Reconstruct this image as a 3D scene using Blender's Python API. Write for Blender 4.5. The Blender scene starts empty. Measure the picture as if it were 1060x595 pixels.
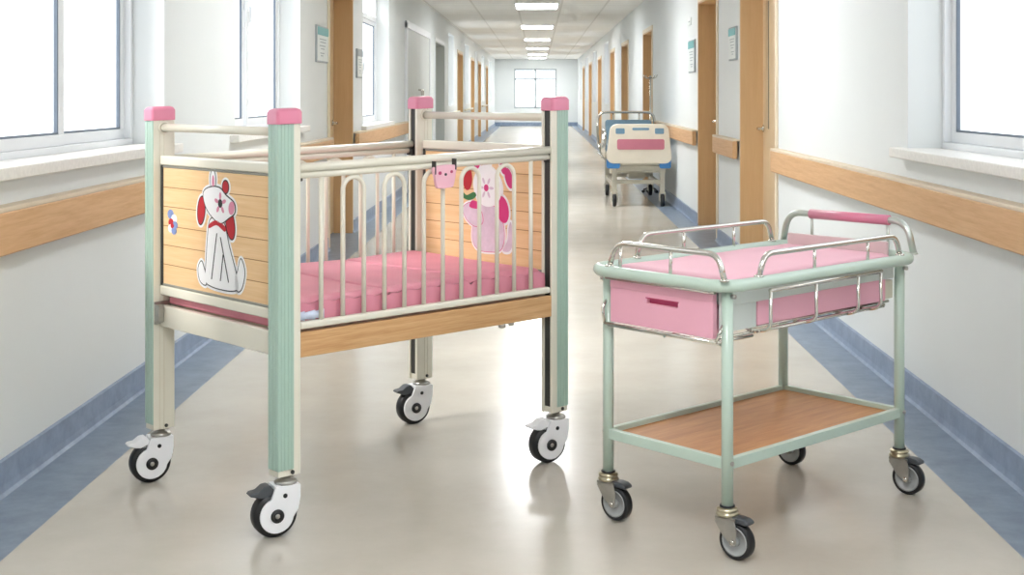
import bpy, bmesh, math, random
from mathutils import Vector, Matrix
random.seed(4)
PI = math.pi
S = bpy.context.scene
COL = S.collection

# ------------------------------------------------------------------ camera, world, sun, exposure
CAM_H = 1.2
FPX = 1362.4
HZ = 97.0          # horizon row in the 1060x595 frame
VPX = 557.0        # column of the corridor's vanishing point
cd = bpy.data.cameras.new('camera'); cam = bpy.data.objects.new('camera', cd); COL.objects.link(cam)
cd.sensor_fit = 'HORIZONTAL'; cd.sensor_width = 36.0; cd.lens = 36.0 * FPX / 1060.0
cd.shift_x = (530.0 - VPX) / 1060.0
cd.shift_y = -(297.5 - HZ) / 1060.0
cd.clip_start = 0.05; cd.clip_end = 200
cam.location = (0, 0, CAM_H); cam.rotation_euler = (PI / 2, 0, 0)
S.camera = cam

W = bpy.data.worlds.new('world'); S.world = W; W.use_nodes = True
wn = W.node_tree.nodes; wl = W.node_tree.links
bg = wn['Background']
WORLD_STRENGTH = 2.3
tc = wn.new('ShaderNodeTexCoord'); nz = wn.new('ShaderNodeTexNoise'); cr = wn.new('ShaderNodeValToRGB')
nz.inputs['Scale'].default_value = 3.0; nz.inputs['Detail'].default_value = 4
cr.color_ramp.elements[0].position = 0.35; cr.color_ramp.elements[0].color = (0.86, 0.93, 1.0, 1)
cr.color_ramp.elements[1].position = 0.65; cr.color_ramp.elements[1].color = (0.95, 0.98, 1, 1)
wl.new(tc.outputs['Generated'], nz.inputs['Vector']); wl.new(nz.outputs['Fac'], cr.inputs['Fac']); wl.new(cr.outputs['Color'], bg.inputs['Color'])
bg.inputs['Strength'].default_value = WORLD_STRENGTH

sd = bpy.data.lights.new('sun', 'SUN'); so = bpy.data.objects.new('sun', sd); COL.objects.link(so)
sd.energy = 3.6; sd.angle = math.radians(12); sd.color = (1.0, 0.97, 0.93)
SUN_DIR = Vector((1.0, 0.62, -0.95))
so.rotation_euler = SUN_DIR.to_track_quat('-Z', 'Y').to_euler(); so.location = (-6, 2, 8)

S.view_settings.view_transform = 'Standard'
S.view_settings.look = 'None'
S.view_settings.gamma = 1.0
S.view_settings.use_curve_mapping = False
S.view_settings.exposure = -0.12
LAMP_E = 30.0

# ------------------------------------------------------------------ materials
def lin(h):
    c = [int(h[i:i + 2], 16) / 255 for i in (0, 2, 4)]
    return tuple(x / 12.92 if x <= 0.04045 else ((x + 0.055) / 1.055) ** 2.4 for x in c) + (1,)
def mat(name, hexc, rough=0.5, metal=0.0, var=0.04, scale=8.0, bump=0.0, bscale=60, coat=0.0, spec=0.5):
    m = bpy.data.materials.new(name); m.use_nodes = True
    n = m.node_tree.nodes; l = m.node_tree.links; b = n['Principled BSDF']
    b.inputs['Roughness'].default_value = rough; b.inputs['Metallic'].default_value = metal
    b.inputs['Coat Weight'].default_value = coat; b.inputs['Specular IOR Level'].default_value = spec
    t = n.new('ShaderNodeTexCoord'); z = n.new('ShaderNodeTexNoise'); r = n.new('ShaderNodeValToRGB')
    z.inputs['Scale'].default_value = scale; z.inputs['Detail'].default_value = 4
    c = lin(hexc)
    r.color_ramp.elements[0].position = 0.3; r.color_ramp.elements[0].color = tuple(x * (1 - var) for x in c[:3]) + (1,)
    r.color_ramp.elements[1].position = 0.7; r.color_ramp.elements[1].color = tuple(min(1, x * (1 + var)) for x in c[:3]) + (1,)
    l.new(t.outputs['Object'], z.inputs['Vector']); l.new(z.outputs['Fac'], r.inputs['Fac']); l.new(r.outputs['Color'], b.inputs['Base Color'])
    if bump:
        z2 = n.new('ShaderNodeTexNoise'); z2.inputs['Scale'].default_value = bscale; z2.inputs['Detail'].default_value = 3
        bp = n.new('ShaderNodeBump'); bp.inputs['Strength'].default_value = bump; bp.inputs['Distance'].default_value = 0.01
        l.new(t.outputs['Object'], z2.inputs['Vector']); l.new(z2.outputs['Fac'], bp.inputs['Height']); l.new(bp.outputs['Normal'], b.inputs['Normal'])
    return m
def wood(name, c1, c2, stretch, rough=0.4, scale=6.0):
    """fine wood grain running along the axis whose stretch value is small"""
    m = bpy.data.materials.new(name); m.use_nodes = True
    n = m.node_tree.nodes; l = m.node_tree.links; b = n['Principled BSDF']
    b.inputs['Roughness'].default_value = rough
    t = n.new('ShaderNodeTexCoord'); mp = n.new('ShaderNodeMapping'); mp.inputs['Scale'].default_value = stretch
    z = n.new('ShaderNodeTexNoise'); z.inputs['Scale'].default_value = scale; z.inputs['Detail'].default_value = 7; z.inputs['Distortion'].default_value = 0.6
    z2 = n.new('ShaderNodeTexNoise'); z2.inputs['Scale'].default_value = scale * 5; z2.inputs['Detail'].default_value = 2
    r = n.new('ShaderNodeValToRGB')
    r.color_ramp.elements[0].position = 0.32; r.color_ramp.elements[0].color = lin(c1)
    r.color_ramp.elements[1].position = 0.66; r.color_ramp.elements[1].color = lin(c2)
    mx = n.new('ShaderNodeMix'); mx.data_type = 'FLOAT'; mx.inputs[0].default_value = 0.35
    l.new(t.outputs['Object'], mp.inputs['Vector']); l.new(mp.outputs['Vector'], z.inputs['Vector']); l.new(mp.outputs['Vector'], z2.inputs['Vector'])
    l.new(z.outputs['Fac'], mx.inputs[2]); l.new(z2.outputs['Fac'], mx.inputs[3]); l.new(mx.outputs[0], r.inputs['Fac'])
    l.new(r.outputs['Color'], b.inputs['Base Color'])
    return m
def emis(name, col, s):
    m = bpy.data.materials.new(name); m.use_nodes = True
    n = m.node_tree.nodes; l = m.node_tree.links; n.remove(n['Principled BSDF'])
    e = n.new('ShaderNodeEmission'); e.inputs['Color'].default_value = col; e.inputs['Strength'].default_value = s
    l.new(e.outputs[0], n['Material Output'].inputs['Surface']); return m
def glassmat():
    m = bpy.data.materials.new('window_glass'); m.use_nodes = True
    n = m.node_tree.nodes; l = m.node_tree.links; n.remove(n['Principled BSDF'])
    tr = n.new('ShaderNodeBsdfTransparent'); gl = n.new('ShaderNodeBsdfGlossy'); gl.inputs['Roughness'].default_value = 0.02
    mx = n.new('ShaderNodeMixShader'); mx.inputs[0].default_value = 0.05
    l.new(tr.outputs[0], mx.inputs[1]); l.new(gl.outputs[0], mx.inputs[2])
    l.new(mx.outputs[0], n['Material Output'].inputs['Surface']); return m
def ceilmat():
    m = bpy.data.materials.new('ceiling_tiles'); m.use_nodes = True
    n = m.node_tree.nodes; l = m.node_tree.links; b = n['Principled BSDF']; b.inputs['Roughness'].default_value = 0.9
    t = n.new('ShaderNodeTexCoord'); mp = n.new('ShaderNodeMapping'); mp.inputs['Location'].default_value = (0.3, 0, 0)
    br = n.new('ShaderNodeTexBrick'); br.offset = 0; br.squash = 1
    br.inputs['Scale'].default_value = 1.0; br.inputs['Brick Width'].default_value = 0.64; br.inputs['Row Height'].default_value = 1.2
    br.inputs['Mortar Size'].default_value = 0.016
    br.inputs['Color1'].default_value = lin('f2f1ed'); br.inputs['Color2'].default_value = lin('edebe6'); br.inputs['Mortar'].default_value = lin('dddbd5')
    l.new(t.outputs['Object'], mp.inputs['Vector']); l.new(mp.outputs[0], br.inputs['Vector']); l.new(br.outputs['Color'], b.inputs['Base Color'])
    return m
def marble(name, c1, c2, rough, scale, coat=0.0, bump=0.02):
    m = bpy.data.materials.new(name); m.use_nodes = True
    n = m.node_tree.nodes; l = m.node_tree.links; b = n['Principled BSDF']; b.inputs['Roughness'].default_value = rough
    b.inputs['Coat Weight'].default_value = coat; b.inputs['Coat Roughness'].default_value = 0.12
    t = n.new('ShaderNodeTexCoord'); z = n.new('ShaderNodeTexNoise'); z.inputs['Scale'].default_value = scale; z.inputs['Detail'].default_value = 8; z.inputs['Roughness'].default_value = 0.65
    r = n.new('ShaderNodeValToRGB'); r.color_ramp.elements[0].position = 0.3; r.color_ramp.elements[1].position = 0.7
    r.color_ramp.elements[0].color = lin(c1); r.color_ramp.elements[1].color = lin(c2)
    z2 = n.new('ShaderNodeTexNoise'); z2.inputs['Scale'].default_value = 1.3; z2.inputs['Detail'].default_value = 3
    bp = n.new('ShaderNodeBump'); bp.inputs['Strength'].default_value = bump; bp.inputs['Distance'].default_value = 0.05
    l.new(t.outputs['Object'], z.inputs['Vector']); l.new(z.outputs['Fac'], r.inputs['Fac']); l.new(r.outputs['Color'], b.inputs['Base Color'])
    l.new(t.outputs['Object'], z2.inputs['Vector']); l.new(z2.outputs['Fac'], bp.inputs['Height']); l.new(bp.outputs['Normal'], b.inputs['Normal'])
    return m
M = dict(
    wall=mat('wall_paint', 'e0e4e4', 0.75, var=0.01, scale=1.5),
    ceil=ceilmat(),
    floor=marble('beige_vinyl_floor', 'beb8ac', 'cbc5ba', 0.22, 2.2, 0.15),
    stripe=marble('blue_grey_vinyl', '69798c', '8897a8', 0.35, 9.0),
    cove=marble('blue_grey_skirting', '7888a0', '93a3b9', 0.4, 12.0),
    rail=wood('handrail_wood', 'c79a6c', 'd9b083', (14, 0.7, 14), 0.5, 4),
    railtop=mat('handrail_cap', 'd8c8b0', 0.5),
    door=wood('door_wood', 'e0c49c', 'e8cfaa', (9, 9, 0.5), 0.5, 3),  # leaf colour lightened to carry the light falling on it
    jamb=wood('door_frame_wood', 'cba679', 'd4b184', (9, 9, 0.5), 0.5, 3),
    trimw=mat('white_window_frame', 'e8ebee', 0.35, var=0.01),
    trimg=mat('window_gasket', '6b7684', 0.5),
    sill=mat('stone_sill', 'e9e7e2', 0.35, var=0.06, scale=60),
    grey=mat('pale_grey_door', 'c4c8c4', 0.45, var=0.02, scale=2),
    cream=mat('cream_enamel', 'e4e0d0', 0.28, var=0.01, coat=0.4),
    creamd=mat('cream_plastic', 'dcd6c4', 0.45, var=0.01),
    green=mat('mint_enamel', 'a8c2b4', 0.3, var=0.01, coat=0.3),
    greenl=mat('mint_tube', 'bccfc2', 0.28, var=0.01, coat=0.4),
    pinkcap=mat('pink_plastic', 'd87e99', 0.3, var=0.02, coat=0.4),
    pinkfab=mat('pink_vinyl_fabric', 'd98b9c', 0.55, var=0.05, bump=0.15, bscale=220),
    pinkdr=mat('pink_drawer', 'ecaec0', 0.35, var=0.01),
    pinkdd=mat('dark_pink', 'b8436b', 0.5),
    mat2=mat('pale_pink_mat', 'f0bcca', 0.6, var=0.02, bump=0.08, bscale=120),
    black=mat('black_rubber', '17181b', 0.45, var=0.1),
    dark=mat('dark_gasket', '33332f', 0.5),
    darkgrey=mat('dark_grey_plastic', '44484d', 0.4),
    white=mat('white_plastic', 'eff0f3', 0.3, var=0.01, coat=0.3),
    chrome=mat('chrome', 'd6d3cc', 0.16, 1.0, var=0.02),
    zinc=mat('zinc_plate', 'b4b2ad', 0.32, 1.0, var=0.08, scale=40),
    brass=mat('brassy_zinc', 'bdb59c', 0.3, 1.0),
    wheelg=mat('grey_wheel_rim', 'a9abab', 0.35, var=0.05),
    plank=wood('light_wood_panel', 'e2ba86', 'f0cda0', (5, 0.45, 10), 0.4, 5),
    plankg=mat('plank_groove', 'a5754a', 0.7),
    oak=wood('oak_bed_rail', 'c08f5c', 'd9b080', (0.7, 12, 14), 0.4, 5),
    board=wood('brown_wood_shelf', 'a56c38', 'c18a50', (0.7, 8, 8), 0.42, 5),
    ink=mat('sticker_ink', '23252b', 0.5),
    swhite=mat('sticker_white', 'f1f1f2', 0.45, var=0.02),
    sred=mat('sticker_red', 'b92332', 0.45, var=0.1),
    spink=mat('sticker_pink', 'd98ba6', 0.45),
    smag=mat('sticker_magenta', 'd0357c', 0.45, var=0.1),
    slilac=mat('sticker_lilac', 'd6c3d2', 0.45, var=0.1, scale=30),
    sblue=mat('sticker_blue', '7f93c4', 0.45, var=0.2, scale=60),
    sgreen=mat('sticker_green', '3d7a48', 0.45, var=0.2),
    teal=mat('sign_teal', '62a9ab', 0.5),
    signw=mat('sign_white', 'dfe5e3', 0.4),
    signt=mat('sign_print', 'a3abaf', 0.6),
    sheet=mat('pale_blue_sheet', 'ccd5e8', 0.7, var=0.1, scale=60),
    tray=mat('grey_white_tray', 'd3dad6', 0.4, var=0.01),
    bedcream=mat('bed_cream_plastic', 'e4dccb', 0.4),
    bedpink=mat('bed_pink_panel', 'c4788a', 0.4),
    bedblue=mat('bed_blue_plastic', '3f7db8', 0.4),
    bedmat=mat('bed_blue_mattress', '6f8fa3', 0.6),
    bedframe=mat('bed_frame_enamel', 'c7c2b2', 0.4),
    glass=glassmat(),
    lamp=emis('lamp_diffuser', (0.98, 0.99, 1.0, 1), LAMP_E),
)

# ------------------------------------------------------------------ mesh helpers
class MB:
    """collects shapes into one bmesh; build() links them as ONE mesh object"""
    def __init__(s): s.bm = bmesh.new(); s.mats = []
    def mi(s, m):
        if m is None: return 0
        if m not in s.mats: s.mats.append(m)
        return s.mats.index(m)
    def faces(s, vs, fs, m=None, smooth=False):
        bv = [s.bm.verts.new(v) for v in vs]; k = s.mi(m)
        for f in fs:
            try:
                q = s.bm.faces.new([bv[i] for i in f]); q.material_index = k; q.smooth = smooth
            except ValueError: pass
        return bv
    def box(s, x0, x1, y0, y1, z0, z1, m=None, X=None):
        vs = [(x, y, z) for x in (x0, x1) for y in (y0, y1) for z in (z0, z1)]
        if X is not None: vs = [tuple(X @ Vector(v)) for v in vs]
        s.faces(vs, [(0, 1, 3, 2), (4, 6, 7, 5), (0, 4, 5, 1), (2, 3, 7, 6), (0, 2, 6, 4), (1, 5, 7, 3)], m); return s
    def tube(s, pts, r, m=None, n=14, closed=False, X=None, flat=1.0):
        pts = [Vector(p) for p in pts]
        if X is not None: pts = [X @ p for p in pts]
        N = len(pts); rings = []; prev = None
        for i, p in enumerate(pts):
            if closed: t = pts[(i + 1) % N] - pts[i - 1]
            else: t = pts[min(i + 1, N - 1)] - pts[max(i - 1, 0)]
            t.normalize()
            if prev is None:
                a = Vector((0, 0, 1)) if abs(t.z) < 0.9 else Vector((1, 0, 0))
            else: a = prev
            a = (a - t * a.dot(t)).normalized(); prev = a; b = t.cross(a)
            rr = r[i] if isinstance(r, (list, tuple)) else r
            rings.append([tuple(p + a * math.cos(2 * PI * k / n) * rr * flat + b * math.sin(2 * PI * k / n) * rr) for k in range(n)])
        vs = [v for q in rings for v in q]; fs = []
        for i in range(N if closed else N - 1):
            j = (i + 1) % N
            for k in range(n): fs.append((i * n + k, i * n + (k + 1) % n, j * n + (k + 1) % n, j * n + k))
        bv = s.faces(vs, fs, m, True)
        if not closed:
            k = s.mi(m)
            for c in (list(reversed(bv[:n])), bv[-n:]):
                q = s.bm.faces.new(c); q.material_index = k
        return s
    def lathe(s, prof, m=None, n=32, X=None):
        """profile [(r, z)] about z"""
        vs = []; fs = []
        for r, z in prof:
            for k in range(n):
                v = Vector((r * math.cos(2 * PI * k / n), r * math.sin(2 * PI * k / n), z))
                vs.append(tuple(X @ v if X is not None else v))
        for i in range(len(prof) - 1):
            for k in range(n): fs.append((i * n + k, i * n + (k + 1) % n, (i + 1) * n + (k + 1) % n, (i + 1) * n + k))
        bv = s.faces(vs, fs, m, True); k = s.mi(m)
        for c in (list(reversed(bv[:n])), bv[-n:]):
            try:
                q = s.bm.faces.new(c); q.material_index = k
            except ValueError: pass
        return s
    def prism(s, poly, h0, h1, m=None, X=None, smooth=False):
        """polygon in xy extruded from h0 to h1 along z, then moved by X"""
        n = len(poly)
        vs = [Vector((x, y, h)) for h in (h0, h1) for x, y in poly]
        if X is not None: vs = [X @ v for v in vs]
        fs = [tuple(range(n - 1, -1, -1)), tuple(range(n, 2 * n))]
        bv = s.faces([tuple(v) for v in vs], fs, m); k = s.mi(m)
        for i in range(n):
            j = (i + 1) % n
            q = s.bm.faces.new([bv[i], bv[j], bv[n + j], bv[n + i]]); q.material_index = k; q.smooth = smooth
        return s
    def build(s, name, m=None, parent=None, bevel=0, seg=2, warp=None, smooth=False):
        bmesh.ops.recalc_face_normals(s.bm, faces=s.bm.faces)
        if warp:
            for v in s.bm.verts: v.co = warp(v.co)
        me = bpy.data.meshes.new(name); s.bm.to_mesh(me); s.bm.free()
        ms = s.mats if s.mats else [m]
        if m is not None and s.mats and s.mats[0] is None: ms[0] = m
        for q in ms: me.materials.append(q)
        o = bpy.data.objects.new(name, me); COL.objects.link(o)
        if parent: o.parent = parent
        if bevel:
            b = o.modifiers.new('bevel', 'BEVEL'); b.width = bevel; b.segments = seg; b.limit_method = 'ANGLE'; b.angle_limit = math.radians(50)
            b.harden_normals = False
            for p in me.polygons: p.use_smooth = True
            w = o.modifiers.new('wn', 'WEIGHTED_NORMAL'); w.keep_sharp = True
        return o
def split(mb, name, m, parent, bevel=0, seg=2, warp=None):
    """link each connected piece of the collected shapes as its own object"""
    bm = mb.bm; bm.verts.ensure_lookup_table(); bm.verts.index_update(); seen = set(); out = []
    for v in bm.verts:
        if v.index in seen: continue
        st = [v]; isl = set()
        while st:
            w = st.pop()
            if w.index in isl: continue
            isl.add(w.index); st += [e_.other_vert(w) for e_ in w.link_edges]
        seen |= isl
        nb = MB(); nb.mats = list(mb.mats); mp = {}
        for i in isl: mp[i] = nb.bm.verts.new(bm.verts[i].co)
        for f_ in {f_ for i in isl for f_ in bm.verts[i].link_faces}:
            q = nb.bm.faces.new([mp[x.index] for x in f_.verts]); q.material_index = f_.material_index; q.smooth = f_.smooth
        out.append(nb.build(name, m, parent, bevel, seg, warp))
    return out
def box(name, dims, m, parent=None, bevel=0, warp=None, seg=2):
    return MB().box(*dims).build(name, m, parent, bevel, seg, warp)
def thing(name, label, cat, loc=(0, 0, 0), rz=0, group=None):
    o = bpy.data.objects.new(name, None); COL.objects.link(o); o.location = loc; o.rotation_euler = (0, 0, rz)
    o.empty_display_size = 0.1; o['label'] = label; o['category'] = cat
    if group: o['group'] = group
    return o
def tag(o, label, cat, group=None):
    o['label'] = label; o['category'] = cat
    if group: o['group'] = group
    return o
def struct(o): o['kind'] = 'structure'; return o
def arc(cx, cy, r, a0, a1, n=8):
    return [(cx + r * math.cos(a0 + (a1 - a0) * i / n), cy + r * math.sin(a0 + (a1 - a0) * i / n)) for i in range(n + 1)]
def smooth_closed(pts, k=6):
    """Catmull-Rom outline through 2D points"""
    n = len(pts); out = []
    for i in range(n):
        p0, p1, p2, p3 = [Vector(pts[(i + j) % n]) for j in (-1, 0, 1, 2)]
        for q in range(k):
            t = q / k
            out.append(tuple(0.5 * ((2 * p1) + (p2 - p0) * t + (2 * p0 - 5 * p1 + 4 * p2 - p3) * t * t + (3 * p1 - p0 - 3 * p2 + p3) * t ** 3)))
    return out
def round_path(pts, r, k=6, closed=False):
    """polyline with rounded corners (3D)"""
    pts = [Vector(p) for p in pts]; out = []; n = len(pts)
    for i, p in enumerate(pts):
        if not closed and i in (0, n - 1): out.append(p); continue
        a = pts[i - 1]; b = pts[(i + 1) % n]; da = a - p; db = b - p
        rr = min(r, da.length * .49, db.length * .49)
        s0 = p + da.normalized() * rr; s1 = p + db.normalized() * rr
        for q in range(k + 1):
            t = q / k; out.append(s0 * (1 - t) ** 2 + p * 2 * t * (1 - t) + s1 * t * t)
    return out
def copy_tree(o, parent=None):
    c = o.copy(); COL.objects.link(c); c.parent = parent
    for ch in list(o.children): copy_tree(ch, c)
    return c

# ------------------------------------------------------------------ the corridor
XL, XR, HC = -1.61, 1.47, 2.49
Y0, Y1 = -3.0, 49.0
TH = 0.25
f = MB()
f.faces([(XL + .23, Y0, 0), (XR - .215, Y0, 0), (XR - .215, Y1, 0), (XL + .23, Y1, 0)], [(0, 1, 2, 3)], M['floor'])
f.faces([(XL - .3, Y0, 0), (XL + .23, Y0, 0), (XL + .23, Y1, 0), (XL - .3, Y1, 0)], [(0, 1, 2, 3)], M['stripe'])
f.faces([(XR - .215, Y0, 0), (XR + .3, Y0, 0), (XR + .3, Y1, 0), (XR - .215, Y1, 0)], [(0, 1, 2, 3)], M['stripe'])
f.box(XL - .3, XR + .3, Y0, Y1, -.12, -.002, M['floor'])
struct(f.build('floor'))
struct(box('ceiling', (XL - .3, XR + .3, Y0, Y1, HC, HC + .15), M['ceil']))

WIN_L = [(3.30, 5.67, .98, 2.32), (6.99, 8.9, .98, 2.32), (12.1, 14.2, .90, 2.32), (-2.4, .6, .98, 2.32)]  # last window is out of view by the camera, added for daylight
DOOR_L = [(10.1, 11.36), (20.5, 22.5), (26.2, 28.0), (31.5, 33.0), (35.2, 36.8), (40.5, 42)]
WIN_LF = [(23.6, 25.2, .98, 2.3), (29.0, 30.6, .98, 2.3), (33.8, 34.6, .98, 2.3), (37.6, 39.2, .98, 2.3), (43.2, 45.5, .98, 2.3)]
WIN_R = [(1.9, 5.23, .98, 2.32), (-2.4, .6, .98, 2.32)]  # second window is unseen too, added to let in light from behind
DOOR_R = [(8.1, 9.5), (10.77, 12.0), (16.9, 18.3), (21.4, 23.0), (25.2, 26.6), (30.4, 32.0), (36.0, 37.8), (41.5, 43.0)]
WIN_RF = [(27.6, 29.2, .98, 2.3), (33.2, 35.0, .98, 2.3), (38.6, 40.4, .98, 2.3), (44.2, 46.2, .98, 2.3)]
def wall_side(name, sx, xf, wins, doors):
    """solid wall with real openings; sx=-1 left, +1 right; doors are recesses backed by a thin skin"""
    m = MB(); xo = xf + sx * TH; x0, x1 = min(xf, xo), max(xf, xo)
    ops = sorted([(a, b, z0, z1) for a, b, z0, z1 in wins] + [(a, b, 0, 2.03) for a, b in doors])
    y = Y0
    for a, b, z0, z1 in ops:
        if a > y: m.box(x0, x1, y, a, 0, HC)
        if z0 > 0: m.box(x0, x1, a, b, 0, z0)
        else:
            xs = xf + sx * .19; m.box(min(xs, xo), max(xs, xo), a, b, 0, z1)
        m.box(x0, x1, a, b, z1, HC)
        y = b
    m.box(x0, x1, y, Y1, 0, HC)
    struct(m.build(name, M['wall']))
    # skirting pieces between the doors
    b = MB(); y = Y0; n = 0
    def cove(ya, yb):
        P = [(0, 0), (.024, 0), (.016, .010), (.012, .03), (.010, .10), (0, .104)]
        X = Matrix(((0, 0, 0, 0),) * 4)
        X = Matrix(((-sx, 0, 0, xf), (0, 0, 1, 0), (0, 1, 0, 0), (0, 0, 0, 1)))
        b.prism(P, ya, yb, X=X)
    for a, c in sorted(doors):
        cove(y, a); y = c
    cove(y, Y1)
    struct(b.build('baseboard_left' if sx < 0 else 'baseboard_right', M['cove']))
wall_side('wall_left', -1, XL, WIN_L + WIN_LF, DOOR_L)
wall_side('wall_right', 1, XR, WIN_R + WIN_RF, DOOR_R)
# end walls
m = MB()
for d in ((XL - .3, -.89, 0, HC), (.69, XR + .3, 0, HC), (-.89, .69, 0, .65), (-.89, .69, 2.13, HC)):
    m.box(d[0], d[1], Y1 - .05, Y1 + .2, d[2], d[3])
struct(m.build('wall_back', M['wall']))
struct(box('baseboard_back', (XL, XR, Y1 - .07, Y1 - .05, 0, .14), M['cove'], None, .004))
struct(box('wall_front', (XL - .3, XR + .3, Y0 - .2, Y0, 0, HC), M['wall']))

wcount = [0]
def window(sx, xf, y0, y1, z0, z1, sashes, detail=True, transom=None):
    wcount[0] += 1
    xw = xf + sx * .135           # inner face of the frame
    e = bpy.data.objects.new('window_%d' % wcount[0], None); COL.objects.link(e); e.location = (xw, y0, z0); struct(e)
    L = y1 - y0; Hh = z1 - z0
    def bx(mb, ya, yb, za, zb, d0, d1, mm=None):
        a, b = sorted((sx * d0, sx * d1)); mb.box(a, b, ya, yb, za, zb, mm)
    fr = MB(); t = .028
    bx(fr, 0, L, 0, t, 0, .07); bx(fr, 0, L, Hh - t, Hh, 0, .07); bx(fr, 0, t, t, Hh - t, 0, .07); bx(fr, L - t, L, t, Hh - t, 0, .07)
    if transom: bx(fr, t, L - t, transom - z0 - .025, transom - z0 + .025, 0, .07)
    fr.build('window_frame', M['trimw'], e, .004)
    # sliding sashes
    n = sashes; w = (L - 2 * t) / n
    ztop = (transom - z0 - .025) if transom else Hh - t
    for i in range(n):
        a = t + i * w; b = a + w; dd = .012 if i % 2 else .030; q = .042
        sb = MB()
        bx(sb, a - .01, b + .01, t, t + q, dd, dd + .022); bx(sb, a - .01, b + .01, ztop - q, ztop, dd, dd + .022)
        bx(sb, a - .01, a + q, t + q, ztop - q, dd, dd + .022); bx(sb, b - q, b + .01, t + q, ztop - q, dd, dd + .022)
        so_ = sb.build('sash', M['trimw'], e, .003)
        g = MB()   # dark gasket round the pane
        ga, gb, gz0, gz1 = a + q, b - q, t + q, ztop - q; w_ = .008
        bx(g, ga, gb, gz0, gz0 + w_, dd + .004, dd + .018); bx(g, ga, gb, gz1 - w_, gz1, dd + .004, dd + .018)
        bx(g, ga, ga + w_, gz0, gz1, dd + .004, dd + .018); bx(g, gb - w_, gb, gz0, gz1, dd + .004, dd + .018)
        g.build('gasket', M['trimg'], so_)
        p = MB(); bx(p, ga + .004, gb - .004, gz0 + .004, gz1 - .004, dd + .009, dd + .013); p.build('pane', M['glass'], so_)
        if detail:
            h = MB(); yc = b - q * .5 if i % 2 == 0 else a + q * .5
            hz_ = (gz0 + gz1) / 2 - .05
            bx(h, yc - .010, yc + .010, hz_, hz_ + .10, dd - .008, dd + .002); bx(h, yc - .006, yc + .006, hz_ + .03, hz_ + .13, dd - .022, dd - .008)
            h.build('latch', M['trimw'], so_, .002)
    if transom:
        p = MB(); bx(p, t, L - t, transom - z0 + .025, Hh - t, .03, .034); p.build('pane', M['glass'], e)
    if detail:
        s_ = MB(); a, b = sorted((-sx * .185, sx * .0)); s_.box(a, b, -.12, L + .12 if sx < 0 else L + .10, -.036, 0.004)
        s_.build('window_sill', M['sill'], e, .005)
    # daylight portal at the opening guides sky light into the room
    ld = bpy.data.lights.new('portal', 'AREA'); ld.shape = 'RECTANGLE'; ld.size = Hh; ld.size_y = L; ld.cycles.is_portal = True
    lo = bpy.data.objects.new('daylight_portal', ld); COL.objects.link(lo)
    lo.location = (xf + sx * .24, (y0 + y1) / 2, (z0 + z1) / 2)
    lo.rotation_euler = Vector((-sx, 0, 0)).to_track_quat('-Z', 'Y').to_euler()
    return e
window(-1, XL, *WIN_L[0], 3); window(-1, XL, *WIN_L[1], 2); window(-1, XL, *WIN_L[2], 2, True, 1.99); window(-1, XL, *WIN_L[3], 3)
window(1, XR, *WIN_R[0], 3); window(1, XR, *WIN_R[1], 3)
for q in WIN_LF: window(-1, XL, *q, 2, False)
for q in WIN_RF: window(1, XR, *q, 2, False)
# end window
e = bpy.data.objects.new('window_20', None); COL.objects.link(e); e.location = (-.89, Y1, .65); struct(e)
g = MB(); Wd, Hd = 1.58, 1.48
for d in ((0, Wd, 0, .06), (0, Wd, Hd - .06, Hd), (0, .05, 0, Hd), (Wd - .05, Wd, 0, Hd), (Wd / 2 - .035, Wd / 2 + .035, 0, Hd), (0, Wd, 1.07, 1.12)): g.box(d[0], d[1], 0, .06, d[2], d[3])
g.build('window_frame', mat('grey_window_frame', 'aeb6ba', .5), e)
box('pane', (.05, Wd - .05, .03, .036, .06, Hd - .06), M['glass'], e)
ld = bpy.data.lights.new('portal', 'AREA'); ld.shape = 'RECTANGLE'; ld.size = Wd; ld.size_y = Hd; ld.cycles.is_portal = True
lo = bpy.data.objects.new('daylight_portal', ld); COL.objects.link(lo); lo.location = (-.1, Y1 + .18, 1.39); lo.rotation_euler = Vector((0, -1, 0)).to_track_quat('-Z', 'Y').to_euler()

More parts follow.
